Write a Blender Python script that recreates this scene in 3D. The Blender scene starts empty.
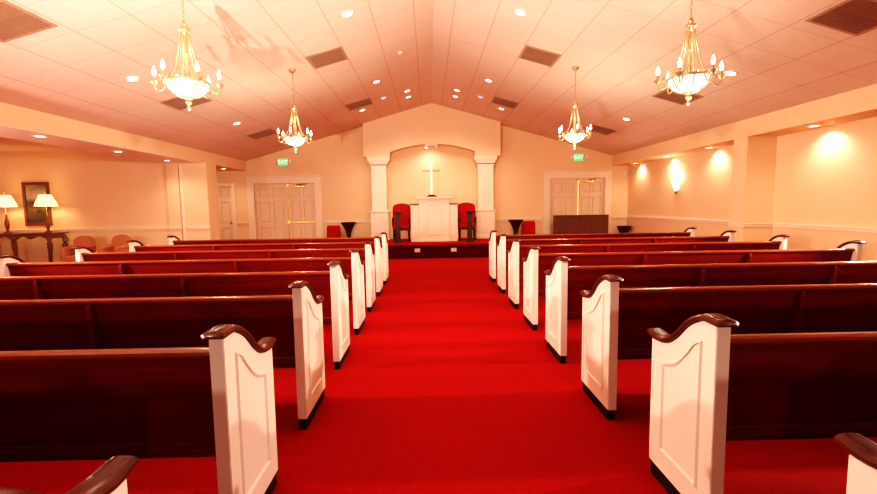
import bpy, bmesh, math, random
from mathutils import Vector, Matrix
random.seed(4)
PI = math.pi
sc = bpy.context.scene
C = sc.collection

# ------------------------------------------------------------------ materials
def mat(name, col, rough=.5, metal=0., coat=0., emit=None, estr=0., bump=0., bscale=40., var=0., vscale=6., stretch=None, spec=.5):
    m = bpy.data.materials.new(name); m.use_nodes = True
    nt = m.node_tree; b = nt.nodes['Principled BSDF']
    b.inputs['Base Color'].default_value = (*col, 1)
    b.inputs['Roughness'].default_value = rough
    b.inputs['Metallic'].default_value = metal
    b.inputs['Coat Weight'].default_value = coat
    b.inputs['Coat Roughness'].default_value = .12
    b.inputs['Specular IOR Level'].default_value = spec
    if emit:
        b.inputs['Emission Color'].default_value = (*emit, 1)
        b.inputs['Emission Strength'].default_value = estr
    tc = nt.nodes.new('ShaderNodeTexCoord')
    src = tc.outputs['Object']
    if stretch:
        mp = nt.nodes.new('ShaderNodeMapping'); mp.inputs['Scale'].default_value = stretch
        nt.links.new(src, mp.inputs['Vector']); src = mp.outputs['Vector']
    if var:
        n = nt.nodes.new('ShaderNodeTexNoise'); n.inputs['Scale'].default_value = vscale; n.inputs['Detail'].default_value = 4
        nt.links.new(src, n.inputs['Vector'])
        r = nt.nodes.new('ShaderNodeMix'); r.data_type = 'RGBA'
        r.inputs[6].default_value = (*[max(0, c*(1-var)) for c in col], 1)
        r.inputs[7].default_value = (*[min(1, c*(1+var)) for c in col], 1)
        nt.links.new(n.outputs['Fac'], r.inputs[0]); nt.links.new(r.outputs[2], b.inputs['Base Color'])
    if bump:
        n2 = nt.nodes.new('ShaderNodeTexNoise'); n2.inputs['Scale'].default_value = bscale; n2.inputs['Detail'].default_value = 3
        nt.links.new(src, n2.inputs['Vector'])
        bp = nt.nodes.new('ShaderNodeBump'); bp.inputs['Strength'].default_value = bump; bp.inputs['Distance'].default_value = .01
        nt.links.new(n2.outputs['Fac'], bp.inputs['Height']); nt.links.new(bp.outputs['Normal'], b.inputs['Normal'])
    return m

M = {}
M['wall'] = mat('tan_wall_paint', (.82,.55,.34), .7, bump=.1, bscale=120, var=.03, vscale=3)
M['wallpale'] = mat('pale_cream_paint', (.84,.58,.38), .7, bump=.06, bscale=120, var=.02)
M['trim'] = mat('white_trim_paint', (.86,.66,.50), .4, var=.02)
M['door'] = mat('door_paint', (.82,.60,.42), .45, var=.03)
M['white'] = mat('pew_white_paint', (.86,.70,.58), .42, var=.025, vscale=3, bump=.03, bscale=60)
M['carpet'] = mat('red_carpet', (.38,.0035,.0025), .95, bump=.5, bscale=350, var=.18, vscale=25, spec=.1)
M['carpetshade'] = mat('shaded_red_carpet', (.10,.0015,.0015), .95, bump=.5, bscale=350, var=.15, vscale=25, spec=.1)  # red carpet darkened: shade on the dais front put into its colour
M['wood'] = mat('dark_mahogany', (.17,.0050,.0022), .42, coat=.0, spec=.28, var=.45, vscale=3, stretch=(.6,10,10), bump=.04, bscale=20)
M['rail'] = mat('brown_mahogany_rail', (.24,.040,.009), .22, coat=.1, spec=.35, var=.4, vscale=3, stretch=(.8,12,12))
M['cap'] = mat('carved_dark_cap', (.10,.020,.006), .30, coat=.03, spec=.25, var=.4, vscale=14)
M['plinth'] = mat('black_plinth', (.012,.004,.003), .5, var=.2)
M['darkwood'] = mat('dark_stained_wood', (.055,.008,.004), .5, coat=.0, var=.35, vscale=5, stretch=(8,8,1))
M['tablewood'] = mat('walnut_wood', (.20,.065,.025), .32, coat=.4, var=.35, vscale=4, stretch=(1,8,8))
M['panelwood'] = mat('brown_panel_wood', (.15,.055,.016), .45, var=.3, vscale=6, stretch=(10,10,1))
M['brass'] = mat('polished_brass', (.85,.52,.16), .25, metal=1., var=.1, vscale=20)
M['gilt'] = mat('gilt_metal', (.40,.26,.14), .40, metal=.5, var=.12, vscale=25)
M['redfab'] = mat('red_upholstery', (.42,.008,.010), .8, bump=.2, bscale=160, var=.15, vscale=9, spec=.2)
M['salmon'] = mat('salmon_upholstery', (.50,.19,.105), .85, bump=.25, bscale=140, var=.25, vscale=22, spec=.2)
M['vent'] = mat('vent_grey_brown', (.42,.25,.17), .6, var=.08, vscale=30)
M['ventdark'] = mat('vent_dark_brown', (.31,.17,.11), .7, var=.1)  # dark brown of the grille itself
M['plastic'] = mat('white_plastic', (.85,.72,.6), .4, var=.02)
M['shade'] = mat('lit_lamp_shade', (.9,.75,.55), .7, emit=(1,.74,.40), estr=.8, var=.02)
M['bulb'] = mat('lit_bulb', (1,.95,.85), .3, emit=(1,.90,.72), estr=8, var=.01)
M['bowl'] = mat('lit_alabaster_bowl', (.95,.85,.65), .35, emit=(1,.80,.52), estr=1.5, var=.08, vscale=12)
M['lens'] = mat('lit_downlight_lens', (1,.95,.9), .4, emit=(1,.90,.74), estr=7, var=.01)
M['bluelens'] = mat('blue_downlight_lens', (.06,.35,.7), .4, emit=(.06,.42,.90), estr=1.1, var=.02)
M['dimlens'] = mat('pink_dim_lens', (.9,.6,.45), .4, var=.02)
M['sconce'] = mat('lit_sconce_glass', (1,.9,.75), .4, emit=(1,.83,.52), estr=6, var=.02)
M['exit'] = mat('exit_green', (.10,.62,.25), .4, emit=(.18,.75,.34), estr=.45, var=.03)
M['exitletter'] = mat('exit_letters', (.8,1,.85), .4, emit=(.55,.95,.62), estr=.55, var=.01)
M['silver'] = mat('bright_polished_metal', (.95,.85,.76), .3, metal=.1, var=.04)

def painting_mat():
    m = bpy.data.materials.new('landscape_canvas'); m.use_nodes = True
    nt = m.node_tree; b = nt.nodes['Principled BSDF']; b.inputs['Roughness'].default_value = .6
    tc = nt.nodes.new('ShaderNodeTexCoord'); sp = nt.nodes.new('ShaderNodeSeparateXYZ')
    nt.links.new(tc.outputs['Object'], sp.inputs[0])
    n = nt.nodes.new('ShaderNodeTexNoise'); n.inputs['Scale'].default_value = 6; n.inputs['Detail'].default_value = 5
    nt.links.new(tc.outputs['Object'], n.inputs['Vector'])
    a = nt.nodes.new('ShaderNodeMath'); a.operation = 'MULTIPLY_ADD'; a.inputs[1].default_value = .45
    nt.links.new(n.outputs['Fac'], a.inputs[0]); nt.links.new(sp.outputs['Z'], a.inputs[2])
    cr = nt.nodes.new('ShaderNodeValToRGB')
    e = cr.color_ramp.elements
    e[0].position = .0; e[0].color = (.09,.055,.03,1)
    e[1].position = 1.; e[1].color = (.22,.17,.12,1)
    for p, c in ((.30,(.14,.10,.04,1)), (.42,(.40,.26,.11,1)), (.5,(.16,.13,.07,1)), (.66,(.75,.55,.38,1)), (.85,(.45,.34,.24,1))):
        x = e.new(p); x.color = c
    mr = nt.nodes.new('ShaderNodeMapRange'); mr.inputs['From Min'].default_value = -.28; mr.inputs['From Max'].default_value = .72
    nt.links.new(a.outputs[0], mr.inputs['Value']); nt.links.new(mr.outputs[0], cr.inputs['Fac'])
    nt.links.new(cr.outputs['Color'], b.inputs['Base Color'])
    return m
M['canvas'] = painting_mat()

RX, RZ, SL = .12, 4.436, .28            # ridge x, ridge height, slope of the gable ceiling
def ceil_z(x): return RZ - SL*abs(x-RX)

def ceiling_mat():
    m = bpy.data.materials.new('acoustic_ceiling_tiles'); m.use_nodes = True
    nt = m.node_tree; N = nt.nodes; L = nt.links; b = N['Principled BSDF']; b.inputs['Roughness'].default_value = .9
    b.inputs['Specular IOR Level'].default_value = .15
    g = N.new('ShaderNodeNewGeometry'); s = N.new('ShaderNodeSeparateXYZ'); L.new(g.outputs['Position'], s.inputs[0])
    def mth(op, *a):
        n = N.new('ShaderNodeMath'); n.operation = op
        for i, v in enumerate(a):
            if isinstance(v, (int, float)): n.inputs[i].default_value = v
            else: L.new(v, n.inputs[i])
        return n.outputs[0]
    ax = mth('ABSOLUTE', mth('SUBTRACT', s.outputs['X'], RX))
    def line(v, off, sp, w):
        q = mth('FRACT', mth('DIVIDE', mth('ADD', v, -off+100*sp), sp))
        d = mth('MULTIPLY', mth('MINIMUM', q, mth('SUBTRACT', 1., q)), sp)
        return mth('LESS_THAN', d, w)
    l1 = line(ax, .30, .60, .008)
    l2 = line(s.outputs['Y'], 7.60, .62, .0055)
    l2 = mth('MULTIPLY', l2, .8)
    ln = mth('MAXIMUM', l1, l2)
    n1 = N.new('ShaderNodeTexNoise'); n1.inputs['Scale'].default_value = 30; n1.inputs['Detail'].default_value = 4; L.new(g.outputs['Position'], n1.inputs['Vector'])
    n2 = N.new('ShaderNodeTexNoise'); n2.inputs['Scale'].default_value = 1.3; n2.inputs['Detail'].default_value = 2; L.new(g.outputs['Position'], n2.inputs['Vector'])
    fac = mth('ADD', mth('MULTIPLY', n1.outputs['Fac'], .55), mth('MULTIPLY', n2.outputs['Fac'], .45))
    mx = N.new('ShaderNodeMix'); mx.data_type = 'RGBA'
    mx.inputs[6].default_value = (.70,.52,.40,1); mx.inputs[7].default_value = (.88,.70,.57,1); L.new(fac, mx.inputs[0])
    m2 = N.new('ShaderNodeMix'); m2.data_type = 'RGBA'; L.new(mx.outputs[2], m2.inputs[6]); m2.inputs[7].default_value = (.42,.22,.13,1)
    L.new(mth('MULTIPLY', ln, .45), m2.inputs[0]); L.new(m2.outputs[2], b.inputs['Base Color'])
    bp = N.new('ShaderNodeBump'); bp.inputs['Strength'].default_value = .25; bp.inputs['Distance'].default_value = .01
    L.new(mth('SUBTRACT', n1.outputs['Fac'], ln), bp.inputs['Height']); L.new(bp.outputs['Normal'], b.inputs['Normal'])
    return m
M['ceiling'] = ceiling_mat()

# ------------------------------------------------------------------ mesh helpers
class MB:
    def __init__(s): s.bm = bmesh.new()
    def box(s, x0, x1, y0, y1, z0, z1, bev=0.):
        t = bmesh.new()
        v = [t.verts.new((x, y, z)) for x in (x0, x1) for y in (y0, y1) for z in (z0, z1)]
        for f in ((0,1,3,2), (4,6,7,5), (0,4,5,1), (2,3,7,6), (0,2,6,4), (1,5,7,3)): t.faces.new([v[i] for i in f])
        if bev: bmesh.ops.bevel(t, geom=t.edges[:], offset=bev, segments=2, affect='EDGES', profile=.6)
        s.merge(t); return s
    def merge(s, t):
        me = bpy.data.meshes.new('tmp'); t.to_mesh(me); t.free(); s.bm.from_mesh(me); bpy.data.meshes.remove(me)
    def poly(s, pts):                                   # single face
        s.bm.faces.new([s.bm.verts.new(p) for p in pts]); return s
    def prism(s, pts, axis, a, b, bev=0.):
        """outline pts (p,q) extruded along axis from a to b: axis x -> (y,z), y -> (x,z), z -> (x,y)"""
        t = bmesh.new()
        def P(p, w): return {'x': (w, p[0], p[1]), 'y': (p[0], w, p[1]), 'z': (p[0], p[1], w)}[axis]
        va = [t.verts.new(P(p, a)) for p in pts]; vb = [t.verts.new(P(p, b)) for p in pts]
        n = len(pts)
        t.faces.new(va); t.faces.new(vb[::-1])
        for i in range(n): t.faces.new((va[i], vb[i], vb[(i+1) % n], va[(i+1) % n]))
        bmesh.ops.recalc_face_normals(t, faces=t.faces[:])
        if bev:
            es = [e for e in t.edges if len(e.link_faces) == 2 and e.calc_face_angle() > .5]
            bmesh.ops.bevel(t, geom=es, offset=bev, segments=2, affect='EDGES')
        s.merge(t); return s
    def lathe(s, prof, cx=0, cy=0, seg=20):
        rings = []
        for r, z in prof:
            if r < 1e-5: rings.append([s.bm.verts.new((cx, cy, z))])
            else: rings.append([s.bm.verts.new((cx+r*math.cos(2*PI*i/seg), cy+r*math.sin(2*PI*i/seg), z)) for i in range(seg)])
        for a, b in zip(rings, rings[1:]):
            for i in range(seg):
                j = (i+1) % seg
                if len(a) == 1 and len(b) == 1: continue
                if len(a) == 1: s.bm.faces.new((a[0], b[i], b[j]))
                elif len(b) == 1: s.bm.faces.new((a[i], a[j], b[0]))
                else: s.bm.faces.new((a[i], a[j], b[j], b[i]))
        return s
    def tube(s, pts, rad, seg=8, caps=True):
        pts = [Vector(p) for p in pts]
        rads = rad if isinstance(rad, (list, tuple)) else [rad]*len(pts)
        rings = []; up = Vector((0, 0, 1))
        for i, p in enumerate(pts):
            d = (pts[min(i+1, len(pts)-1)] - pts[max(i-1, 0)]).normalized()
            a = d.cross(up)
            if a.length < .05: a = d.cross(Vector((0, 1, 0)))
            a.normalize(); b = d.cross(a).normalized()
            rings.append([s.bm.verts.new(p + (a*math.cos(2*PI*k/seg) + b*math.sin(2*PI*k/seg))*rads[i]) for k in range(seg)])
        for a, b in zip(rings, rings[1:]):
            for k in range(seg): s.bm.faces.new((a[k], a[(k+1) % seg], b[(k+1) % seg], b[k]))
        if caps: s.bm.faces.new(rings[0]); s.bm.faces.new(rings[-1][::-1])
        return s
    def sweep(s, path, sections):
        """path of (y,z) points; each section = list of (x, n) offsets, n along the path normal"""
        rings = []
        for i, p in enumerate(path):
            a = path[max(i-1, 0)]; b = path[min(i+1, len(path)-1)]
            d = Vector((b[0]-a[0], b[1]-a[1])).normalized(); n = Vector((-d[1], d[0]))
            rings.append([s.bm.verts.new((x, p[0]+n[0]*o, p[1]+n[1]*o)) for x, o in sections[i]])
        k = len(sections[0])
        for a, b in zip(rings, rings[1:]):
            for j in range(k): s.bm.faces.new((a[j], a[(j+1) % k], b[(j+1) % k], b[j]))
        s.bm.faces.new(rings[0]); s.bm.faces.new(rings[-1][::-1]); return s
    def build(s, name, m, parent=None, smooth=False):
        bmesh.ops.recalc_face_normals(s.bm, faces=s.bm.faces[:])
        me = bpy.data.meshes.new(name); s.bm.to_mesh(me); s.bm.free()
        if smooth:
            for p in me.polygons: p.use_smooth = True
            me.set_sharp_from_angle(angle=.7)
        me.materials.append(m)
        o = bpy.data.objects.new(name, me); C.objects.link(o)
        if parent: o.parent = parent
        return o

def tag(o, label, cat, group=None):
    o['label'] = label; o['category'] = cat
    if group: o['group'] = group
    return o
def thing(name, label, cat, loc=(0,0,0), rz=0., group=None):
    o = bpy.data.objects.new(name, None); C.objects.link(o); o.empty_display_size = .1
    o.location = loc; o.rotation_euler = (0, 0, rz)
    return tag(o, label, cat, group)
def struct(o):
    o['kind'] = 'structure'; return o
def dup(o, parent=None):
    c = o.copy(); C.objects.link(c)
    if parent: c.parent = parent
    for ch in list(o.children): dup(ch, c)
    return c
def smoothcurve(pts, n=6):
    """Catmull-Rom through 2-D / 3-D points"""
    P = [Vector(p) for p in pts]; out = []
    for i in range(len(P)-1):
        p0 = P[max(i-1, 0)]; p1 = P[i]; p2 = P[i+1]; p3 = P[min(i+2, len(P)-1)]
        for k in range(n):
            t = k/n
            out.append(.5*((2*p1) + (p2-p0)*t + (2*p0-5*p1+4*p2-p3)*t*t + (3*p1-p0-3*p2+p3)*t**3))
    out.append(P[-1]); return [tuple(v) for v in out]

# ------------------------------------------------------------------ the setting
YB, YA, YF = 14.0, 13.6, -6.6           # back wall, arch front, wall behind the camera
FL, FR = -5.56, 5.70                    # inner faces of the two side headers
ZS = 2.56                               # soffit height
XL, XRF, XRN = -11.6, 6.20, 6.24        # outer walls
WY = 11.3                               # lounge wall

struct(MB().box(XL-.2, 6.6, YF-.2, YB+.9, -.1, 0).build('floor', M['carpet']))
m = MB()
for sgn, xe in ((-1, -6.5), (1, 6.6)):
    m.poly([(RX, YF, RZ), (xe, YF, ceil_z(xe)), (xe, YB+.2, ceil_z(xe)), (RX, YB+.2, RZ)])
    m.poly([(RX, YF, RZ+.12), (xe, YF, ceil_z(xe)+.12), (xe, YB+.2, ceil_z(xe)+.12), (RX, YB+.2, RZ+.12)])
struct(m.build('ceiling', M['ceiling']))
# lounge ceiling (flat) on the left and passage ceiling
struct(MB().box(XL-.2, -6.42, YF, WY, 2.88, 3.0).build('ceiling', M['wallpale']))
struct(MB().box(-8.2, -6.42, WY+.50, YB+.2, 2.56, 2.7).build('ceiling', M['wallpale']))
# side headers (fascia + soffit)
struct(MB().prism([(FL, ZS), (FL, ceil_z(FL)), (-6.45, ceil_z(-6.45)), (-6.45, ZS)], 'y', YF, YB).build('wall_left_header', M['wall']))
struct(MB().prism([(FR, ZS), (FR, ceil_z(FR)), (6.5, ceil_z(6.5)), (6.5, ZS)], 'y', YF, YB).build('wall_right_header', M['wall']))
# white plaster band under the left header
struct(MB().box(FL-.89, FL-.012, YF, WY, ZS-.014, ZS+.002).build('trim_1', M['plastic']))
# back wall with two double-door openings and one single door
D1 = (-5.36, -3.50, 2.17); D2 = (3.76, 5.48, 2.20); D3 = (-6.86, -6.04, 2.10)
m = MB(); xs = [(-8.4, 0), (D3[0], D3[2]), (D3[1], 0), (D1[0], D1[2]), (D1[1], 0), (D2[0], D2[2]), (D2[1], 0), (6.6, 0)]
for i in range(len(xs)-1):
    x0, h0 = xs[i]; x1 = xs[i+1][0]
    if x0 < RX < x1:
        m.prism([(x0, h0), (x1, h0), (x1, ceil_z(x1)+.05), (RX, RZ+.05), (x0, ceil_z(x0)+.05)], 'y', YB, YB+.2)
    else:
        m.prism([(x0, h0), (x1, h0), (x1, ceil_z(x1)+.05), (x0, ceil_z(x0)+.05)], 'y', YB, YB+.2)
struct(m.build('wall_back', M['wall']))
# lounge wall on the left that faces the pews, passage side, far-left wall
struct(MB().box(XL, -5.60, WY, WY+.52, 0, 2.9).box(-5.62, -5.46, WY+.001, WY+.519, 0, ZS).build('wall_left', M['wall']))
struct(MB().box(XL-.15, XL, YF, WY+.14, 0, 3.0).build('wall_left_outer', M['wall']))
struct(MB().box(-8.35, -8.2, WY+.52, YB+.1, 0, 2.9).build('wall_left_passage', M['wall']))
# pilaster strip and white jamb on the lounge wall
struct(MB().box(-6.42, -6.13, WY-.05, WY, 0, 2.86).build('trim_2', M['wall']))
struct(MB().box(-6.10, -6.04, WY-.035, WY, 0, 2.50, .006).build('trim_3', M['trim']))
# right walls and the pillar
struct(MB().box(XRF, XRF+.3, 8.2, YB+.1, 0, 2.7).build('wall_right', M['wall']))
struct(MB().box(XRN, XRN+.2, YF, 8.2, 0, 2.7).build('wall_right_near', M['wall']))
struct(MB().box(FR+.004, 6.40, 8.06, 8.43, 0, ZS+.01).build('wall_right_pillar', M['wall']))
# wall behind the camera
struct(MB().prism([(XL, -.05), (6.6, -.05), (6.6, 2.7), (RX, RZ+.1), (XL, 2.9)], 'y', YF-.15, YF).build('wall_front', M['panelwood']))

# arch wall with segmental arch
AX0, AX1, OX0, OX1 = -1.92, 2.16, -1.14, 1.39
ZB_, ZSP, ZCR = 2.886, 3.02, 3.25
cx = (OX0+OX1)/2; hw = (OX1-OX0)/2; rise = ZCR-ZSP; R = (hw*hw+rise*rise)/(2*rise)
arc = []
a0 = math.asin(hw/R)
for i in range(21):
    a = -a0+2*a0*i/20
    arc.append((cx+R*math.sin(a), ZCR-R+R*math.cos(a)))
pts = [(AX0, ZB_), (OX0, ZB_)] + arc + [(OX1, ZB_), (AX1, ZB_), (AX1, ceil_z(AX1)+.03), (RX, RZ+.03), (AX0, ceil_z(AX0)+.03)]
struct(MB().prism(pts, 'y', YA, YB).build('wall_arch', M['wallpale']))
def column(x0, x1):
    m = MB()
    m.box(x0, x1, YA+.05, YB, 1.28, 2.62)
    for k, (e, z0, z1) in enumerate(((.02,2.60,2.64), (.035,2.66,2.70), (.065,2.70,2.75), (.10,2.75,2.80), (.12,2.80,2.888))):
        m.box(x0-e, x1+e, YA+.05-e*.4, YB, z0, z1, .006)
    b0, b1 = x0-.05, x1+.04
    m.box(b0, b1, YA+.01, YB, .40, 1.24)
    m.box(b0-.03, b1+.03, YA-.02, YB, 1.24, 1.285, .008)
    m.box(b0-.02, b1+.02, YA-.01, YB, .40, .50, .008)
    w = (b1-b0)
    for (p, q, r, s_) in ((b0+.11, b1-.11, 1.09, 1.105), (b0+.11, b1-.11, .60, .615), (b0+.11, b0+.125, .60, 1.105), (b1-.125, b1-.11, .60, 1.105)):
        m.box(p, q, YA-.004, YA+.012, r, s_)
    return struct(m.build('trim_column', M['trim']))
column(-1.71, -1.27); column(1.48, 1.95)

# dais
struct(MB().box(-1.98, 2.24, 12.07, YB, 0, .36).build('floor_dais', M['carpetshade']))
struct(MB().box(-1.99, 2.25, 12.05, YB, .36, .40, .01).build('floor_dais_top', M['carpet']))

# chair rails
def rail_y(name, x0, x1, y, z=.95):
    m = MB(); m.box(x0, x1, y-.022, y+.002, z-.035, z+.01, .004); m.box(x0, x1, y-.04, y+.002, z+.01, z+.035, .006)
    return struct(m.build(name, M['trim']))
def rail_x(name, y0, y1, x, z=.98):
    m = MB(); m.box(x-.022, x+.002, y0, y1, z-.035, z+.01, .004); m.box(x-.04, x+.002, y0, y1, z+.01, z+.035, .006)
    return struct(m.build(name, M['trim']))
rail_y('trim_4', XL, -6.42, WY); rail_y('trim_5', -6.42, -6.11, WY-.05); rail_y('trim_6', -6.03, -5.47, WY)
rail_y('trim_7', -5.93, -5.60, YB); rail_y('trim_8', -3.28, -1.80, YB); rail_y('trim_9', 2.03, 3.52, YB); rail_y('trim_10', 5.72, XRF, YB)
rail_x('trim_11', 8.43, YB-.05, XRF); rail_x('trim_12', YF, 8.05, XRN); rail_y('trim_13', FR-.01, XRN, 8.06, .98); rail_x('trim_14', 8.03, 8.45, FR, .98)

# baseboards
struct(MB().box(XRF-.02, XRF, 8.43, YB, 0, .13).build('baseboard_right', M['trim']))
struct(MB().box(XL, -5.47, WY-.02, WY, 0, .13).build('baseboard_left', M['trim']))
m = MB()
for x0, x1 in ((-5.93, -5.61), (-3.27, -1.98), (2.24, 3.50), (5.74, XRF)): m.box(x0, x1, YB-.02, YB, 0, .13)
struct(m.build('baseboard_back', M['trim']))

# doors
def leaf(x0, x1, h, y, parent, name='door_leaf'):
    m = MB(); m.box(x0+.006, x1-.006, y, y+.045, .01, h-.006)
    w = x1-x0; c = (x0+x1)/2
    for (a, b) in ((x0+.006, x0+.13*w), (c-.055*w, c+.055*w), (x1-.13*w, x1-.006)): m.box(a, b, y-.022, y+.002, .01, h-.006, .004)
    for (z0, z1) in ((.01, .20), (.82, .98), (1.62, 1.75), (h-.14, h-.006)): m.box(x0+.006, x1-.006, y-.021, y+.002, z0, z1, .004)
    for (a, b) in ((x0+.13*w, c-.055*w), (c+.055*w, x1-.13*w)):
        for (z0, z1) in ((.20, .82), (.98, 1.62), (1.75, h-.14)):
            m.box(a+.02, b-.02, y-.016, y+.002, z0+.02, z1-.02, .012)
    return m.build(name, M['door'], parent)
def casing(x0, x1, h, w, parent, y=YB, crown=True):
    m = MB()
    m.box(x0-w, x0+.006, y-.03, y+.19, 0, h+.001, .006); m.box(x1-.006, x1+w, y-.03, y+.19, 0, h+.001, .006)
    m.box(x0-w, x1+w, y-.03, y+.19, h-.006, h+w*.95, .006)
    if crown:
        m.box(x0-w-.025, x1+w+.025, y-.055, y+.01, h+w*.95, h+w*.95+.035, .008)
    return m.build('door_frame', M['trim'], parent)
def double_door(name, D, y, xm, bar):
    x0, x1, h = D
    root = bpy.data.objects.new(name, None); C.objects.link(root); struct(root)
    casing(x0, x1, h, .20, root)
    leaf(x0, xm, h, y, root); rl = leaf(xm, x1, h, y, root)
    MB().tube([(xm, y-.03, .15), (xm, y-.03, h-.03)], .012).box(xm-.04, xm+.04, y-.06, y, h-.09, h-.03, .008).box(xm-.035, xm+.035, y-.065, y, .93, 1.03, .008).build('latch_rod', M['brass'], root)
    MB().box(xm+.06, x1-.06, y-.07, y-.035, .955, .99, .008).box(xm+.06, xm+.10, y-.05, y, .95, .995).box(x1-.10, x1-.06, y-.05, y, .95, .995).build('push_bar', M['brass'], root)
    MB().box(x1-.62, x1-.34, y-.075, y-.012, h-.13, h-.075, .008).tube([(x1-.4, y-.06, h-.07), (x1-.55, y-.19, h-.045), (x1-.25, y-.06, h-.03)], .012).build('door_closer', M['brass'], root)
    return root
double_door('door_1', D1, YB+.10, -4.36, True)
double_door('door_2', D2, YB+.10, 4.66, True)
r3 = bpy.data.objects.new('door_3', None); C.objects.link(r3); struct(r3)
casing(D3[0], D3[1], D3[2], .11, r3, crown=False); leaf(D3[0], D3[1], D3[2], YB+.06, r3)
kb = MB().lathe([(0, 0), (.03, 0), (.03, .02), (.012, .03), (.03, .05), (0, .06)], 0, 0).build('door_knob', M['brass'], r3)
kb.rotation_euler = (PI/2, 0, 0); kb.location = (D3[1]-.07, YB+.06, .98)

# ------------------------------------------------------------------ pews
S = 1.0628; PD = .515
PROF = smoothcurve([(0,.920), (.06,.921), (.11,.913), (.195,.868), (.28,.792), (.36,.741), (.43,.727), (.515,.722)], 5)
def end_panel(x0, x1, face, parent):
    """x0..x1 thickness; face = +1 / -1: side that carries the raised moulding"""
    pts = [(0, .072)] + PROF + [(PD, .072)]
    e = MB().prism(pts, 'x', x0, x1, .003).build('end_panel', M['white'], parent)
    xo = x1 if face > 0 else x0
    out = smoothcurve([(.088,.838), (.13,.815), (.18,.762), (.27,.692), (.34,.662), (.408,.640)], 4) + [(.408,.175), (.088,.175)]
    n = len(out)
    cxm, czm = .25, .45
    ring = []
    mb = MB()
    def inset(p, k):
        y, z = p
        yy = y + (k if y < .25 else -k) * min(1, abs(y-.25)/.1)
        zz = z + (k if z < .45 else -k)
        return (yy, zz)
    L0 = [mb.bm.verts.new((xo-.001*face, *p)) for p in out]
    L1 = [mb.bm.verts.new((xo+.009*face, *inset(p, .008))) for p in out]
    L2 = [mb.bm.verts.new((xo+.009*face, *inset(p, .014))) for p in out]
    L3 = [mb.bm.verts.new((xo-.001*face, *inset(p, .024))) for p in out]
    for A, B in ((L0, L1), (L1, L2), (L2, L3)):
        for i in range(n): mb.bm.faces.new((A[i], A[(i+1) % n], B[(i+1) % n], B[i]))
    mb.build('panel_moulding', M['white'], e)
    # carved cap following the ogee, pointed overhang at the back, scroll at the front
    xm = (x0+x1)/2; hw = (x1-x0)/2
    path = smoothcurve([(-.058,.936), (-.02,.924), (.06,.925), (.11,.917), (.195,.872), (.28,.796), (.36,.745), (.43,.730), (.49,.728), (.552,.738)], 5)
    secs = []
    for i, p in enumerate(path):
        t = i/(len(path)-1)
        w = hw+.018; th = .025
        if p[0] < -.02: k = (p[0]+.058)/.038; w = (hw+.022)*(.25+.75*k); th = .006+.019*k
        if p[0] > .45: k = (p[0]-.45)/.095; th = .025+.004*math.sin(k*PI); w = hw+.018-.008*k
        secs.append([(xm-w+.006, 0), (xm-w, th*.25), (xm-w, th*.62), (xm-w*.74, th*1.0), (xm-w*.25, th*1.10), (xm+w*.25, th*1.10), (xm+w*.74, th*1.0), (xm+w, th*.62), (xm+w, th*.25), (xm+w-.006, 0)])
    cp = MB().sweep(path, secs)
    for q in (-1, 1):                                     # carved volutes on the front and the rear of the cap
        cp.tube([(xm+q*hw*.75, .47, .754), (xm+q*hw*.72, .52, .757), (xm+q*hw*.45, .54, .761), (xm+q*hw*.35, .50, .755)], [.004, .007, .006, .004], 6)
        cp.tube([(xm+q*hw*.2, -.02, .951), (xm+q*hw*.65, .03, .951), (xm+q*hw*.3, .075, .951), (xm+q*hw*.1, .11, .944)], [.004, .006, .006, .004], 6)
    cp.build('end_cap', M['cap'], e, True)
    MB().box(x0+.006, x1-.006, .012, PD-.012, 0, .073).build('plinth', M['plinth'], e)
    return e
def make_pew(x_aisle, x_wall, braces, label, group):
    sg = 1 if x_wall > x_aisle else -1
    t = .058
    root = thing('church_pew', label, 'pew', group=group)
    def AB(a, b): return (min(a, b), max(a, b))
    end_panel(*AB(x_aisle, x_aisle+sg*t), -sg, root)
    end_panel(*AB(x_wall-sg*t, x_wall), -sg, root)
    i0, i1 = AB(x_aisle+sg*t*.9, x_wall-sg*t*.9)
    # leaning back, rail on top, seat
    MB().prism([(.045,.845), (.070,.848), (.178,.362), (.150,.358)], 'x', i0, i1).build('back_panel', M['wood'], root)
    MB().prism([(.034,.834), (.024,.846), (.027,.858), (.040,.865), (.075,.865), (.088,.857), (.086,.845), (.076,.834)], 'x', i0, i1).build('top_rail', M['rail'], root, True)
    MB().prism([(.125,.392), (.122,.432), (.16,.446), (.46,.462), (.492,.450), (.492,.425), (.46,.412), (.16,.396)], 'x', i0, i1, .004).build('seat', M['wood'], root)
    MB().prism([(.126,.418), (.118,.430), (.128,.442), (.150,.442), (.150,.418)], 'x', i0, i1).build('lower_rail', M['wood'], root)
    for xb in braces:
        MB().prism([(.050,.836), (.022,.832), (.018,.800), (.030,.62), (.048,.47), (.060,.40), (.115,.0), (.42,.0), (.40,.40), (.15,.40)], 'x', xb-.016, xb+.016, .003).build('brace', M['wood'], root)
    return root
ROWS = ['first', 'second', 'third', 'fourth', 'fifth', 'sixth', 'seventh', 'eighth']
YL, YR = 1.713, 1.7355
def pew_label(side, r):
    tail = {0: 'nearest the dais', 7: 'nearest the viewer, only its end top showing'}.get(r, 'counted from the dais')
    if r == 7: return f'{side} pew {tail}'
    return f'dark mahogany pew with white end panel, {side} of aisle, {ROWS[r]} row {tail}'
for side, xa, xw, br, y6 in (('left', -.802, -4.65, (-2.13, -3.37), YL), ('right', 1.141, 4.85, (2.41, 3.60), YR)):
    g = f'pews on the {side} of the aisle'
    first = make_pew(xa, xw, br, pew_label(side, 6), g)
    for r in range(8):
        o = first if r == 6 else dup(first)
        o.location = (0, y6+S*(6-r)-(.03 if r == 7 else 0), 0)
        o['label'] = pew_label(side, r)

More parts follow.
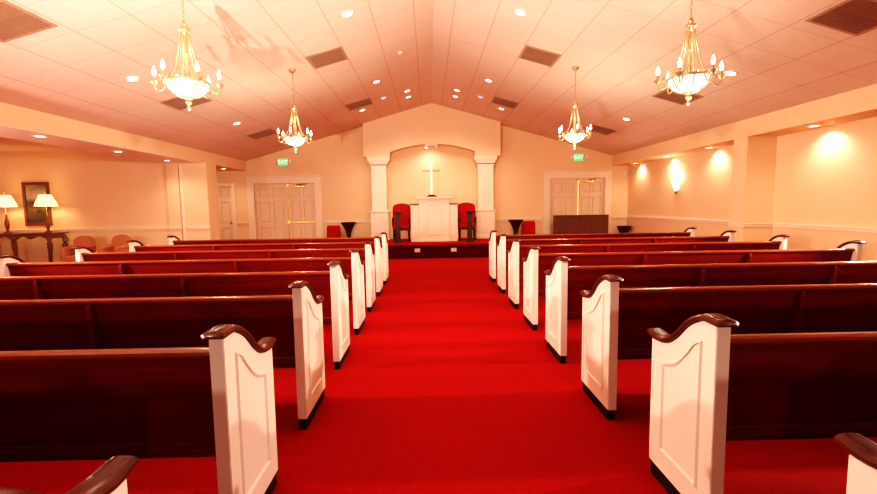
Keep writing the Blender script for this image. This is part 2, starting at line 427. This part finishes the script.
# ------------------------------------------------------------------ chandeliers
def make_chandelier(drop_top):
    """origin at the bottom finial tip; drop_top = height of canopy above it"""
    root = thing('chandelier', '', 'chandelier', group='brass chandeliers hanging from the sloped ceiling')
    MB().lathe([(0,0), (.012,.008), (.018,.025), (.010,.045), (.022,.06), (.034,.078), (.020,.095), (.05,.115), (.055,.13), (.03,.14), (0,.14)]).build('finial', M['gilt'], root, True)
    bowl = MB().lathe([(.03,.128), (.09,.138), (.15,.166), (.185,.205), (.206,.252), (.200,.256), (.178,.212), (.14,.180), (.08,.150), (0,.14)], seg=28).build('glass_bowl', M['bowl'], root, True)
    rim = MB().lathe([(.200,.250), (.212,.250), (.216,.262), (.212,.276), (.198,.276), (.196,.262), (.200,.250)], seg=28)
    for k in range(6):
        a = 2*PI*(k+.5)/6+.26
        rim.tube([(r*math.cos(a), r*math.sin(a), z) for r, z in smoothcurve([(.215,.262), (.198,.225), (.16,.172), (.10,.136), (.03,.122)], 4)], .008, 6)
    rim.build('rim', M['gilt'], root, True)
    straps = MB()
    for k in range(6):
        a = 2*PI*k/6+.26
        straps.tube([(r*math.cos(a), r*math.sin(a), z) for r, z in smoothcurve([(.205,.27), (.150,.33), (.105,.43), (.072,.56), (.044,.70), (.032,.745)], 4)], .0075, 6)
    straps.build('strap', M['gilt'], root, True)['kind'] = 'stuff'
    MB().lathe([(0,.30), (.012,.305), (.022,.36), (.010,.40), (.026,.46), (.032,.49), (.012,.53), (.010,.70), (.045,.735), (.055,.745), (.05,.765), (.024,.775), (.03,.80), (.014,.825), (0,.83)]).build('stem', M['gilt'], root, True)
    ch = MB(); z = .82; i = 0
    while z < drop_top-.05:
        l = .045
        ring = [(.010*math.cos(t)*(1 if i % 2 else 0)+0, .010*math.cos(t)*(0 if i % 2 else 1), z+l/2+l*.62*math.sin(t)) for t in [2*PI*j/10 for j in range(11)]]
        ch.tube(ring, .0034, 5, False); z += l; i += 1
    ch.build('chain', M['gilt'], root)
    MB().lathe([(0,drop_top-.07), (.012,drop_top-.06), (.05,drop_top-.04), (.066,drop_top-.015), (.066,drop_top+.018), (0,drop_top+.018)]).build('canopy', M['gilt'], root, True)
    for k in range(6):
        a = 2*PI*k/6+.26
        c, s = math.cos(a), math.sin(a)
        def P(r, z): return (r*c, r*s, z)
        arm = MB().tube([P(r, z) for r, z in smoothcurve([(.206,.250), (.235,.195), (.275,.175), (.305,.195), (.31,.235)], 5)], .0085, 7)
        arm.tube([P(r, z) for r, z in smoothcurve([(.215,.262), (.245,.285), (.262,.262), (.25,.245)], 4)], .006, 6)
        arm = arm.build('arm', M['gilt'], root, True)
        cx_, cy_ = .31*c, .31*s
        MB().lathe([(0,.222), (.014,.225), (.03,.242), (.042,.260), (.040,.264), (.016,.260), (.014,.310), (0,.310)], cx_, cy_, 12).build('candle_cup', M['gilt'], arm, True)
        MB().lathe([(0,.306), (.010,.310), (.018,.335), (.016,.358), (.008,.385), (0,.402)], cx_, cy_, 10).build('bulb', M['bulb'], arm, True)
    return root
CH_X = (-2.29, 2.56)
ch0 = make_chandelier(3.755-2.36)
spots_ch = [(0, 4.48, 'near left brass chandelier with glowing bowl and candle bulbs, closer one on left'),
            (1, 4.48, 'near right brass chandelier with glowing bowl, closer one on right'),
            (0, 7.95, 'far left brass chandelier hanging above the left exit sign'),
            (1, 7.95, 'far right brass chandelier hanging above the right exit sign')]
for i, (k, y, lab) in enumerate(spots_ch):
    o = ch0 if i == 0 else dup(ch0)
    o.scale = (.9, .9, 1); o.location = (CH_X[k], y, 2.36); o.rotation_euler = (0, 0, (.0, .5, .3, .12)[i]); o['label'] = lab

# ------------------------------------------------------------------ ceiling fittings
def slope_rot(x): return math.atan(SL)*(1 if x < RX else -1)       # about Y, so that local Z is the ceiling normal
def make_downlight(lens):
    root = thing('recessed_downlight', '', 'downlight')
    MB().lathe([(.062,-.002), (.066,-.012), (.085,-.012), (.092,-.003), (.092,.004), (.062,.004)], seg=24).build('trim_ring', M['plastic'], root, True)
    MB().lathe([(0,-.007), (.040,-.007), (.064,-.003), (.064,.003), (0,.003)], seg=24).build('lens', M[lens], root, True)
    return root
dl = {k: None for k in ('lens', 'bluelens', 'dimlens')}
lights_pos = []
def put_downlight(x, y, label, lens='lens', group='recessed downlights in the sloped ceiling', flat=None):
    if dl[lens] is None: o = dl[lens] = make_downlight(lens)
    else: o = dup(dl[lens])
    z = ceil_z(x) if flat is None else flat
    o.location = (x, y, z-.001); o.rotation_euler = (0, 0 if flat is not None else -slope_rot(x), 0)
    o['label'] = label; o['group'] = group
    if lens == 'lens': lights_pos.append((x, y, z, flat is not None))
for sd, q in (('left', -1), ('right', 1)):
    put_downlight(RX+q*1.21, 6.56, f'bright recessed ceiling downlight nearest the top edge, {sd} of the ridge')
    put_downlight(RX+q*4.24, 6.57, f'recessed downlight beside the near {sd} chandelier, low on the {sd} ceiling slope')
    put_downlight(RX+q*1.21, 10.0, f'recessed ceiling downlight just beyond the upper vent, {sd} of the ridge')
    put_downlight(RX+q*4.24, 10.0, f'recessed downlight beyond the far {sd} chandelier, low on the {sd} ceiling slope')
    put_downlight(RX+q*.62, 11.47, f'upper of two paired downlights beside the ridge, {sd} side')
    put_downlight(RX+q*.62, 12.1, f'lower of two paired downlights beside the ridge, {sd} side')
    put_downlight(RX+q*1.21, 11.48, f'blue tinted ceiling downlight on the {sd} slope', 'bluelens')
    put_downlight(RX+q*1.82, 12.05, f'recessed downlight beside the small far vent, {sd} of the arch')
gs = 'downlights in the side soffits'
for i, (x, y, w) in enumerate(((-5.82, 7.0, 'nearest, at left edge'), (-5.96, 8.9, 'second from the left edge'), (-6.0, 10.6, 'above the pilaster strip'), (-5.84, 13.1, 'above the far left single door'))):
    put_downlight(x, y, f'downlight in the left white soffit, {w}', group=gs, flat=ZS-.014 if y < WY else ZS)
for i, (x, y, w) in enumerate(((5.95, 6.95, 'nearest, before the pillar'), (5.97, 9.6, 'just beyond the pillar'), (5.98, 11.35, 'above the wall sconce'), (6.0, 13.1, 'farthest, near the back corner'))):
    put_downlight(x, y, f'downlight in the right soffit, {w}', group=gs, flat=ZS)
def make_vent():
    root = thing('ceiling_vent', '', 'vent', group='square vents in the ceiling')
    m = MB()
    for a, b, c, d in ((-.30,.30,-.31,-.275), (-.30,.30,.275,.31), (-.30,-.265,-.275,.275), (.265,.30,-.275,.275)): m.box(a, b, c, d, -.010, .004)
    m.build('frame', M['vent'], root)
    g = MB().box(-.27, .27, -.28, .28, -.002, .003)
    for k in range(17): g.box(-.265, .265, -.27+k*.0335, -.27+k*.0335+.012, -.008, -.001)
    g.build('grille', M['ventdark'], root)
    return root
v0 = None
VENTS = []
for sd, q in (('left', -1), ('right', 1)):
    VENTS += [(RX+q*1.80, 7.91, f'square ceiling vent high on the {sd} slope, beside the ridge downlights'),
              (RX+q*1.80, 11.38, f'small far ceiling vent beside the arch top, {sd} slope'),
              (RX+q*4.22, 7.95, f'ceiling vent seen behind the near {sd} chandelier bowl'),
              (RX+q*4.22, 11.45, f'dark ceiling vent low on the {sd} slope near the far chandelier')]
for sd, q in (('left', -1), ('right', 1)):
    VENTS += [(RX+q*4.22, 4.62, f'large dark vent at the upper {sd} corner of the ceiling')]
for i, (x, y, lab) in enumerate(VENTS):
    o = v0 = make_vent() if i == 0 else dup(v0)
    o.location = (x, y, ceil_z(x)-.002); o.rotation_euler = (0, -slope_rot(x), 0); o['label'] = lab
sd = thing('smoke_detector', 'small round smoke detector on the ceiling left of the ridge', 'smoke detector', (-.49, 8.67, ceil_z(-.49)), 0)
sd.rotation_euler = (0, -slope_rot(-.49), 0)
MB().lathe([(0,-.042), (.03,-.042), (.052,-.025), (.056,.003), (0,.003)]).build('housing', M['dimlens'], sd, True)
MB().lathe([(0,-.05), (.014,-.048), (.016,-.040), (0,-.040)]).build('sensor', M['plastic'], sd, True)

# ------------------------------------------------------------------ exit signs
def exit_sign(x, z, label):
    root = thing('exit_sign', label, 'exit sign', (x, YB, z), 0, 'green exit signs above the double doors')
    MB().box(-.15, .15, -.06, .001, -.115, .115, .01).build('housing', M['plastic'], root)
    MB().box(-.138, .138, -.064, -.055, -.103, .103).build('face', M['exit'], root)
    cu = bpy.data.curves.new('t', 'FONT'); cu.body = 'EXIT'; cu.size = .15; cu.align_x = 'CENTER'; cu.align_y = 'CENTER'; cu.extrude = .002
    to = bpy.data.objects.new('t', cu); C.objects.link(to)
    me = bpy.data.meshes.new_from_object(to.evaluated_get(bpy.context.evaluated_depsgraph_get()))
    bpy.data.objects.remove(to)
    me.materials.clear(); me.materials.append(M['exitletter'])
    lo = bpy.data.objects.new('lettering', me); C.objects.link(lo); lo.parent = root; lo.rotation_euler = (PI/2, 0, 0); lo.location = (0, -.067, 0)
    for q in (-1, 1):
        h = MB().tube([(q*.15, -.03, 0), (q*.21, -.03, .02)], .012)
        h.tube([(q*.21, -.02, .02), (q*.225, -.05, .02), (q*.235, -.09, .015)], [.028, .042, .046], 12)
        h.build('emergency_lamp', M['plastic'], root, True)
exit_sign(-4.42, 2.80, 'green exit sign with lamp heads above the left double door')
exit_sign(4.62, 2.83, 'green exit sign with lamp heads above the right double door')
al = thing('wall_alarm', 'small pale box high on the back wall right of the right double door', 'alarm', (6.09, YB, 2.33))
MB().box(-.05, .05, -.045, .001, -.06, .06, .01).build('housing', M['plastic'], al)
gr = MB().lathe([(0,.0), (.03,.0), (.032,.012), (0,.012)]).build('grille', M['dimlens'], al); gr.rotation_euler = (PI/2, 0, 0); gr.location = (0, -.045, 0)

# ------------------------------------------------------------------ pulpit, cross and dais furniture
pl = thing('pulpit', 'white panelled pulpit with two lower side wings on the dais', 'pulpit', (.14, 12.72, .40))
MB().box(-.425, .425, 0, .42, .06, 1.215, .006).box(-.45, .45, -.025, .44, 0, .07, .008).box(-.44, .44, -.02, .43, 1.17, 1.215, .008).build('body', M['trim'], pl)
MB().box(-.50, .50, -.07, .47, 1.215, 1.262, .01).build('top_slab', M['trim'], pl)
m = MB()
for (a, b, c, d) in ((-.20,.20,.20,.225), (-.20,.20,1.03,1.055), (-.20,-.175,.20,1.055), (.175,.20,.20,1.055)): m.box(a, b, -.014, .003, c, d, .005)
m.build('front_moulding', M['trim'], pl)
for q in (-1, 1):
    a, b = sorted((q*.42, q*.665))
    w = MB().box(a, b, .04, .40, 0, 1.045, .006)
    w.box(a+.05, b-.05, .032, .042, .15, .95, .004)
    w = w.build('side_wing', M['trim'], pl)
    MB().box(a-(.02 if q < 0 else -.002), b+(.02 if q > 0 else -.002), .015, .42, 1.045, 1.075, .006).build('wing_cap', M['panelwood'], w)
cr = thing('standing_cross', 'tall bright cross with brassy crossbar on a dark base atop the pulpit', 'cross', (.075, 12.98, 1.662))
MB().box(-.15, .15, -.09, .09, 0, .035, .006).box(-.09, .09, -.06, .06, .035, .07, .008).build('base', M['darkwood'], cr)
MB().box(-.028, .028, -.018, .018, .06, 1.02, .006).build('upright', M['silver'], cr)
MB().box(-.25, .25, -.016, .016, .725, .775, .006).build('crossbar', M['gilt'], cr)

def dais_chair(x, label):
    r = thing('dais_chair', label, 'chair', (x, 13.10, .40), 0, 'red chairs on the dais')
    MB().box(-.22, .22, -.24, .20, .38, .48, .03).build('seat', M['redfab'], r, True)
    pts = smoothcurve([(-.235,.48), (-.24,.75), (-.235,1.0), (-.13,1.06), (0,1.08), (.13,1.06), (.235,1.0), (.24,.75), (.235,.48)], 4)
    MB().prism(pts, 'y', .15, .215, .012).build('backrest', M['redfab'], r)
    fp = [(-.235,.30), (-.25,.75), (-.24,1.0), (-.13,1.065), (0,1.085), (.13,1.065), (.24,1.0), (.25,.75), (.245,.30)]
    MB().tube([(p[0], .205, p[1]) for p in smoothcurve(fp, 4)], .011, 6).build('back_frame', M['darkwood'], r, True)
    MB().box(-.235, .235, -.245, .205, .32, .385, .006).build('seat_frame', M['darkwood'], r)
    for sx in (-1, 1):
        MB().tube([(sx*.235, .19, .68), (sx*.245, -.02, .675), (sx*.24, -.20, .655), (sx*.235, -.215, .40)], [.016, .02, .022, .016], 8).build('armrest', M['darkwood'], r, True)
        for sy in (-1, 1): MB().tube([(sx*.215, sy*.21-.02, 0), (sx*.215, sy*.2-.02, .34)], [.016, .024], 8).build('leg', M['darkwood'], r, True)
        MB().tube([(sx*.215, -.22, .13), (sx*.215, .18, .13)], .01, 6).build('stretcher', M['darkwood'], r)
dais_chair(-.81, 'red upholstered dark wood chair left of the pulpit on the dais')
dais_chair(1.09, 'red upholstered dark wood chair right of the pulpit on the dais')
def stand(x, y, label):
    r = thing('candle_pedestal', label, 'pedestal', (x, y, .40), 0, 'slim dark pedestals on the dais')
    MB().box(-.105, .105, -.105, .105, 0, .05, .008).box(-.085, .085, -.085, .085, .05, .09, .008).build('base', M['darkwood'], r)
    MB().prism([(-.068,.09), (.068,.09), (.06,.78), (-.06,.78)], 'y', -.062, .062, .006).build('shaft', M['darkwood'], r)
    MB().box(-.08, .08, -.08, .08, .78, .82, .008).box(-.115, .115, -.115, .115, .82, .865, .008).build('top', M['darkwood'], r)
stand(-.875, 12.50, 'slim dark wooden pedestal in front of the left dais chair')
stand(1.12, 12.50, 'slim dark wooden pedestal in front of the right dais chair')
for x, w in ((-.335, 'left'), (.645, 'right')):
    r = thing('outlet_plate', f'white outlet plate on the dark dais front, {w} one', 'outlet', (x, 12.07, .225), 0, 'white outlet plates on the dais front')
    MB().box(-.075, .075, -.012, .001, -.05, .05, .006).build('plate', M['plastic'], r)
    MB().box(-.045, -.012, -.016, -.01, -.02, .02, .003).box(.012, .045, -.016, -.01, -.02, .02, .003).build('socket', M['dimlens'], r)
sl = thing('arch_spotlight', 'small twin spotlight fixed under the crown of the arch', 'spotlight', (.0, 13.68, 3.245))
MB().box(-.10, .28, -.03, .03, -.035, .01, .006).build('track', M['plastic'], sl)
for x, mm in ((-.06, 'bulb'), (.25, 'plastic')):
    h = MB().lathe([(0,.0), (.025,.0), (.03,-.06), (.04,-.10), (0,-.10)], x, 0, 14).build('lamp_head', M['plastic'], sl, True)
    MB().lathe([(0,-.102), (.034,-.102), (.036,-.108), (0,-.112)], x, 0, 14).build('lamp', M[mm], h, True)

# ------------------------------------------------------------------ furniture along the back wall
def flared_stand(x, y, label):
    r = thing('flared_plant_stand', label, 'stand', (x, y, 0), 0, 'dark flared stands by the back wall')
    MB().lathe([(0,0), (.16,0), (.165,.03), (.10,.06), (.075,.10), (0,.10)], seg=20).build('base', M['darkwood'], r, True)
    MB().lathe([(.07,.09), (.06,.30), (.062,.50), (.075,.62), (0,.62)], seg=20).build('stem', M['darkwood'], r, True)
    MB().lathe([(.07,.60), (.085,.68), (.14,.80), (.20,.90), (.225,.93), (.225,.955), (.20,.955), (.18,.93), (.10,.80), (0,.78)], seg=24).build('flared_bowl', M['darkwood'], r, True)
flared_stand(-2.44, 13.62, 'dark wooden stand with flared top left of the left column')
flared_stand(2.62, 13.62, 'dark wooden stand with flared top right of the right column')
r = thing('bowl_planter', 'dark wide bowl on a stand right of the right double door', 'bowl', (5.94, 13.62, 0))
MB().lathe([(0,0), (.13,0), (.13,.03), (.05,.06), (.04,.42), (.07,.48), (0,.48)], seg=20).build('pedestal', M['darkwood'], r, True)
MB().lathe([(.06,.46), (.12,.50), (.17,.58), (.20,.68), (.215,.71), (.20,.715), (.16,.62), (0,.54)], seg=24).build('bowl', M['darkwood'], r, True)
def side_chair(x, y, h, label, lean=0):
    r = thing('side_chair', label, 'chair', (x, y, 0), 0, 'red side chairs by the back wall')
    MB().box(-.22, .22, -.24, .18, .40, .47, .025).build('seat', M['redfab'], r, True)
    MB().prism([(-.215+lean,.50), (.215+lean*.2,.50), (.205+lean*.2,h), (-.19+lean,h)], 'y', .15, .20, .02).build('backrest', M['redfab'], r, True)
    for sx in (-1, 1):
        MB().tube([(sx*.19, -.20, 0), (sx*.19, -.19, .41)], [.014, .02], 8).build('leg', M['darkwood'], r)
        MB().tube([(sx*.19, .20, 0), (sx*.19, .17, .42), (sx*.19, .19, h-.08)], [.014, .02, .016], 8).build('leg', M['darkwood'], r)
side_chair(-2.92, 13.55, .86, 'red upholstered chair left of the left flared stand')
side_chair(3.03, 13.55, .90, 'red upholstered chair right of the right flared stand')
r = thing('wooden_screen', 'low brown wooden panel screen standing before the right double door', 'screen', (4.60, 13.60, 0))
MB().box(-.80, .80, -.02, .02, .10, 1.03).build('panel', M['panelwood'], r)
m = MB()
for k in range(14): m.box(-.78+k*.113, -.78+k*.113+.10, -.028, -.018, .13, 1.01, .003)
m.build('slat_facing', M['panelwood'], r)
MB().box(-.84, .84, -.045, .045, 1.03, 1.07, .006).build('top_rail', M['panelwood'], r)
for q in (-1, 1): MB().box(q*.80-.035, q*.80+.035, -.035, .035, .03, 1.03, .005).box(q*.80-.035, q*.80+.035, -.18, .18, 0, .04, .008).build('foot', M['panelwood'], r)

# ------------------------------------------------------------------ sconce on the right wall
r = thing('wall_sconce', 'glowing half-bowl sconce on the right wall beyond the pillar', 'wall lamp', (XRF, 11.22, 1.82))
g = MB(); seg = 14
prof = [(.02,-.14), (.06,-.10), (.10,-.02), (.135,.09), (.145,.15), (.12,.15), (.0,.12)]
rings = [[g.bm.verts.new((-rr*math.sin(PI*i/seg)*.8, rr*math.cos(PI*i/seg), z)) for i in range(seg+1)] for rr, z in prof]
for a, b in zip(rings, rings[1:]):
    for i in range(seg): g.bm.faces.new((a[i], a[i+1], b[i+1], b[i]))
bmesh.ops.remove_doubles(g.bm, verts=g.bm.verts[:], dist=1e-5)
g.build('glass_shade', M['sconce'], r, True)
MB().box(-.022, .001, -.05, .05, -.20, -.10, .008).tube([(-.02, 0, -.13), (-.04, 0, -.17), (-.02, 0, -.20)], [.018, .014, .006], 8).build('bracket', M['gilt'], r)

# ------------------------------------------------------------------ lounge on the left
t = thing('console_table', 'long dark wooden console table with carved apron and curved legs', 'table', (-9.72, 10.93, 0))
MB().box(-.90, .90, -.27, .25, .885, .915, .012).build('tabletop', M['tablewood'], t)
ap = []
n = 36
for i in range(n+1):
    x = -.82+1.64*i/n
    ap.append((x, .80 - .035*math.cos(i/n*PI*8)*1 - .02*math.cos(i/n*PI*4)))
MB().prism([(-.82,.886)] + ap + [(.82,.886)], 'y', -.235, -.215).prism([(-.82,.886)] + ap + [(.82,.886)], 'y', .20, .22).box(.80, .82, -.22, .21, .78, .886).box(-.82, -.80, -.22, .21, .78, .886).build('apron', M['tablewood'], t)
for x in (-.79, 0, .79):
    for y, q in ((-.215, -1), (.195, 1)):
        if x == 0 and q > 0: continue
        sx = (x > 0)-(x < 0)
        MB().tube(smoothcurve([(x, y, .86), (x+.03*sx, y+q*.025, .74), (x+.02*sx, y+q*.01, .50), (x-.015*sx, y-q*.012, .22), (x-.01*sx, y, .08), (x+.03*sx, y+q*.03, .012)], 4),
                  [.046]*4+[.054]*4+[.042]*4+[.030]*4+[.024]*4+[.03], 8).build('leg', M['tablewood'], t, True)
def table_lamp(x, label):
    r = thing('table_lamp', label, 'lamp', (x, 10.93, .915), 0, 'lit table lamps on the console table')
    MB().lathe([(0,0), (.07,0), (.075,.02), (.025,.045), (.03,.10), (.05,.19), (.045,.27), (.025,.34), (.018,.38), (.018,.44), (0,.44)], seg=20).build('base', M['tablewood'], r, True)
    MB().tube([(0,0,.42), (0,0,.95)], .006, 6).lathe([(0,.95), (.012,.955), (.012,.975), (0,.985)]).build('harp', M['brass'], r)
    MB().lathe([(.225,.62), (.20,.71), (.155,.81), (.12,.90), (.117,.90), (.15,.81), (.195,.71), (.22,.62), (.225,.62)], seg=28).build('lamp_shade', M['shade'], r, True)
    MB().lathe([(0,.62), (.02,.63), (.034,.70), (.02,.75), (0,.76)]).build('bulb', M['bulb'], r, True)
table_lamp(-9.10, 'lit lamp with white shade on the console table, right of the painting')
table_lamp(-10.05, 'lit lamp with white shade on the console table, at the left picture edge')
p = thing('framed_painting', 'dark landscape painting in a wide brown frame above the console table', 'painting', (-9.60, WY, 1.60))
fm = MB(); W2, H2 = .32, .53
for a, b, c, d in ((-W2,W2,-H2,-H2+.07), (-W2,W2,H2-.07,H2), (-W2,-W2+.07,-H2+.07,H2-.07), (W2-.07,W2,-H2+.07,H2-.07)): fm.box(a, b, -.045, .001, c, d, .012)
fm.build('picture_frame', M['tablewood'], p)
MB().box(-W2+.065, W2-.065, -.022, -.002, -H2+.065, H2-.065).build('canvas', M['canvas'], p)
def armchair(x, y, rz, label):
    r = thing('armchair', label, 'armchair', (x, y, 0), rz, 'salmon armchairs by the lounge wall')
    r.scale = (.68, 1, 1.02)
    MB().box(-.25, .25, -.33, .22, .14, .30, .02).build('seat_base', M['salmon'], r)
    MB().box(-.225, .225, -.35, .18, .29, .43, .045).build('seat_cushion', M['salmon'], r, True)
    pts = smoothcurve([(-.29,.14), (-.30,.55), (-.28,.72), (-.18,.80), (0,.825), (.18,.80), (.28,.72), (.30,.55), (.29,.14)], 4)
    MB().prism(pts, 'y', .14, .32, .04).build('backrest', M['salmon'], r, True)
    for sx in (-1, 1):
        a = MB().box(sx*.27-.055, sx*.27+.055, -.33, .20, .14, .54, .03)
        a.tube([(sx*.275, -.34, .55), (sx*.275, .20, .57)], .062, 12)
        a.build('armrest', M['salmon'], r, True)
        for sy in (-1, 1): MB().tube([(sx*.25, sy*.26-.03, 0), (sx*.25, sy*.26-.03, .15)], [.016, .024], 8).build('foot', M['tablewood'], r)
armchair(-8.0, 10.42, .25, 'salmon upholstered armchair beside the console table')
armchair(-7.2, 10.45, .1, 'salmon upholstered armchair farther right along the lounge wall')

# ------------------------------------------------------------------ lights
WARM = (1., .72, .44); MID = (1., .81, .62); FLASH = (1., .83, .72)
def light(name, kind, loc, power, col, size=.1, target=None, spot=None, blend=.5):
    l = bpy.data.lights.new(name, kind); l.energy = power; l.color = col
    if kind == 'AREA': l.size = size
    else: l.shadow_soft_size = size
    if kind == 'SPOT': l.spot_size = spot; l.spot_blend = blend
    o = bpy.data.objects.new(name, l); C.objects.link(o); o.location = loc
    if target is not None:
        o.rotation_euler = (Vector(target)-Vector(loc)).to_track_quat('-Z', 'Y').to_euler()
    return o
for k, y, _ in spots_ch:
    light('chandelier_light', 'POINT', (CH_X[k], y, 2.90), 6 if y < 6 else 12, MID, .12)
    light('chandelier_bowl_light', 'POINT', (CH_X[k], y, 2.24), 18 if y < 6 else 30, MID, .12)
for x, y, z, soffit in lights_pos:
    if soffit: light('soffit_downlight_light', 'SPOT', (x+(.10 if x > 0 else 0), y, z-.02), 34, MID, .03, (x+(.10 if x > 0 else 0), y, 0), 2.5, .9)
    else: light('ceiling_downlight_light', 'SPOT', (x, y, z-.04), 20 if y < 9 else 44, MID, .05, (x, y+(1.2 if y > 9 else 0), 0), 1.9, .8)
light('cross_spot_light', 'SPOT', (-.02, 13.50, 3.12), 15, (1,.84,.74), .03, (.10, 14.0, 2.3), 2.2, 1.)
light('sconce_light', 'POINT', (XRF-.09, 11.22, 2.04), 6, MID, .05)
for x in (-9.10, -10.05):
    light('table_lamp_light', 'POINT', (x, 10.93, 1.66), 7, WARM, .05)
light('lounge_fill_light', 'POINT', (-8.4, 4.6, 1.2), 60, FLASH, .2)  # unseen fill added to light the left soffit from below
light('soffit_fill_light', 'POINT', (-6.7, 4.3, 1.35), 150, FLASH, .15)  # second unseen fill, added nearer the soffit to whiten its underside
light('passage_light', 'POINT', (-7.2, 12.7, 2.3), 8, MID, .1)
# wall lamps out of the frame on both sides, level with the visible sconce
for y in (3.6, 5.72):
    light('right_wall_lamp_light', 'SPOT', (XRN-.18, y, 1.95), 640, FLASH, .05, (-1., y, .2), 1.5, .5)
    light('left_wall_lamp_light', 'SPOT', (-6.0, y, 1.95), 640, FLASH, .05, (1.3, y, .2), 1.5, .5)
for x in (-3.0, 3.3):
    light('rear_wall_lamp_light', 'SPOT', (x, -6.2, 1.95), 330, FLASH, .15, (x*.3, 3., .8), 1.3, .6)
# photographer's two strobes beside and above the camera
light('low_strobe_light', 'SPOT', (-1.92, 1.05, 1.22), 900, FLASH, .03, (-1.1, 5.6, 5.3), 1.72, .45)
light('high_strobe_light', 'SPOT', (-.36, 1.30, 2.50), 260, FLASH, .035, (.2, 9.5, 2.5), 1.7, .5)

w = bpy.data.worlds.new('world'); sc.world = w; w.use_nodes = True
w.node_tree.nodes['Background'].inputs[0].default_value = (1., .72, .5, 1)
w.node_tree.nodes['Background'].inputs[1].default_value = .02

# ------------------------------------------------------------------ camera
F, PITCH, ROLL, YAW, H = 450., .0919, .0149, .0194, 1.4183
fw = Vector((math.sin(YAW)*math.cos(PITCH), math.cos(YAW)*math.cos(PITCH), -math.sin(PITCH)))
r0 = Vector((math.cos(YAW), -math.sin(YAW), 0)); u0 = r0.cross(fw)
ri = r0*math.cos(ROLL)-u0*math.sin(ROLL); up = r0*math.sin(ROLL)+u0*math.cos(ROLL)
cam = bpy.data.cameras.new('camera'); cam.sensor_width = 36; cam.lens = F/877*36; cam.clip_start = .05
co = bpy.data.objects.new('camera', cam); C.objects.link(co)
mtx = Matrix((ri, up, -fw)).transposed().to_4x4(); mtx.translation = (0, 0, H)
co.matrix_world = mtx
sc.camera = co
sc.view_settings.view_transform = 'Standard'
sc.view_settings.look = 'None'
sc.view_settings.exposure = .64
# gentle film-like response: deep toe, soft shoulder
sc.view_settings.use_curve_mapping = True
cm = sc.view_settings.curve_mapping
cm.white_level = (2.4, 2.4, 2.4)
cv = cm.curves[3]
PTS = [(0,0), (.03,.010), (.06,.032), (.12,.095), (.25,.25), (.45,.47), (.75,.70), (1.1,.85), (1.6,.95), (2.4,1.)]
while len(cv.points) > 2: cv.points.remove(cv.points[1])
cv.points[0].location = (0, 0); cv.points[-1].location = (1, 1)
for x, y in PTS[1:-1]: cv.points.new(x/2.4, y)
cm.update()
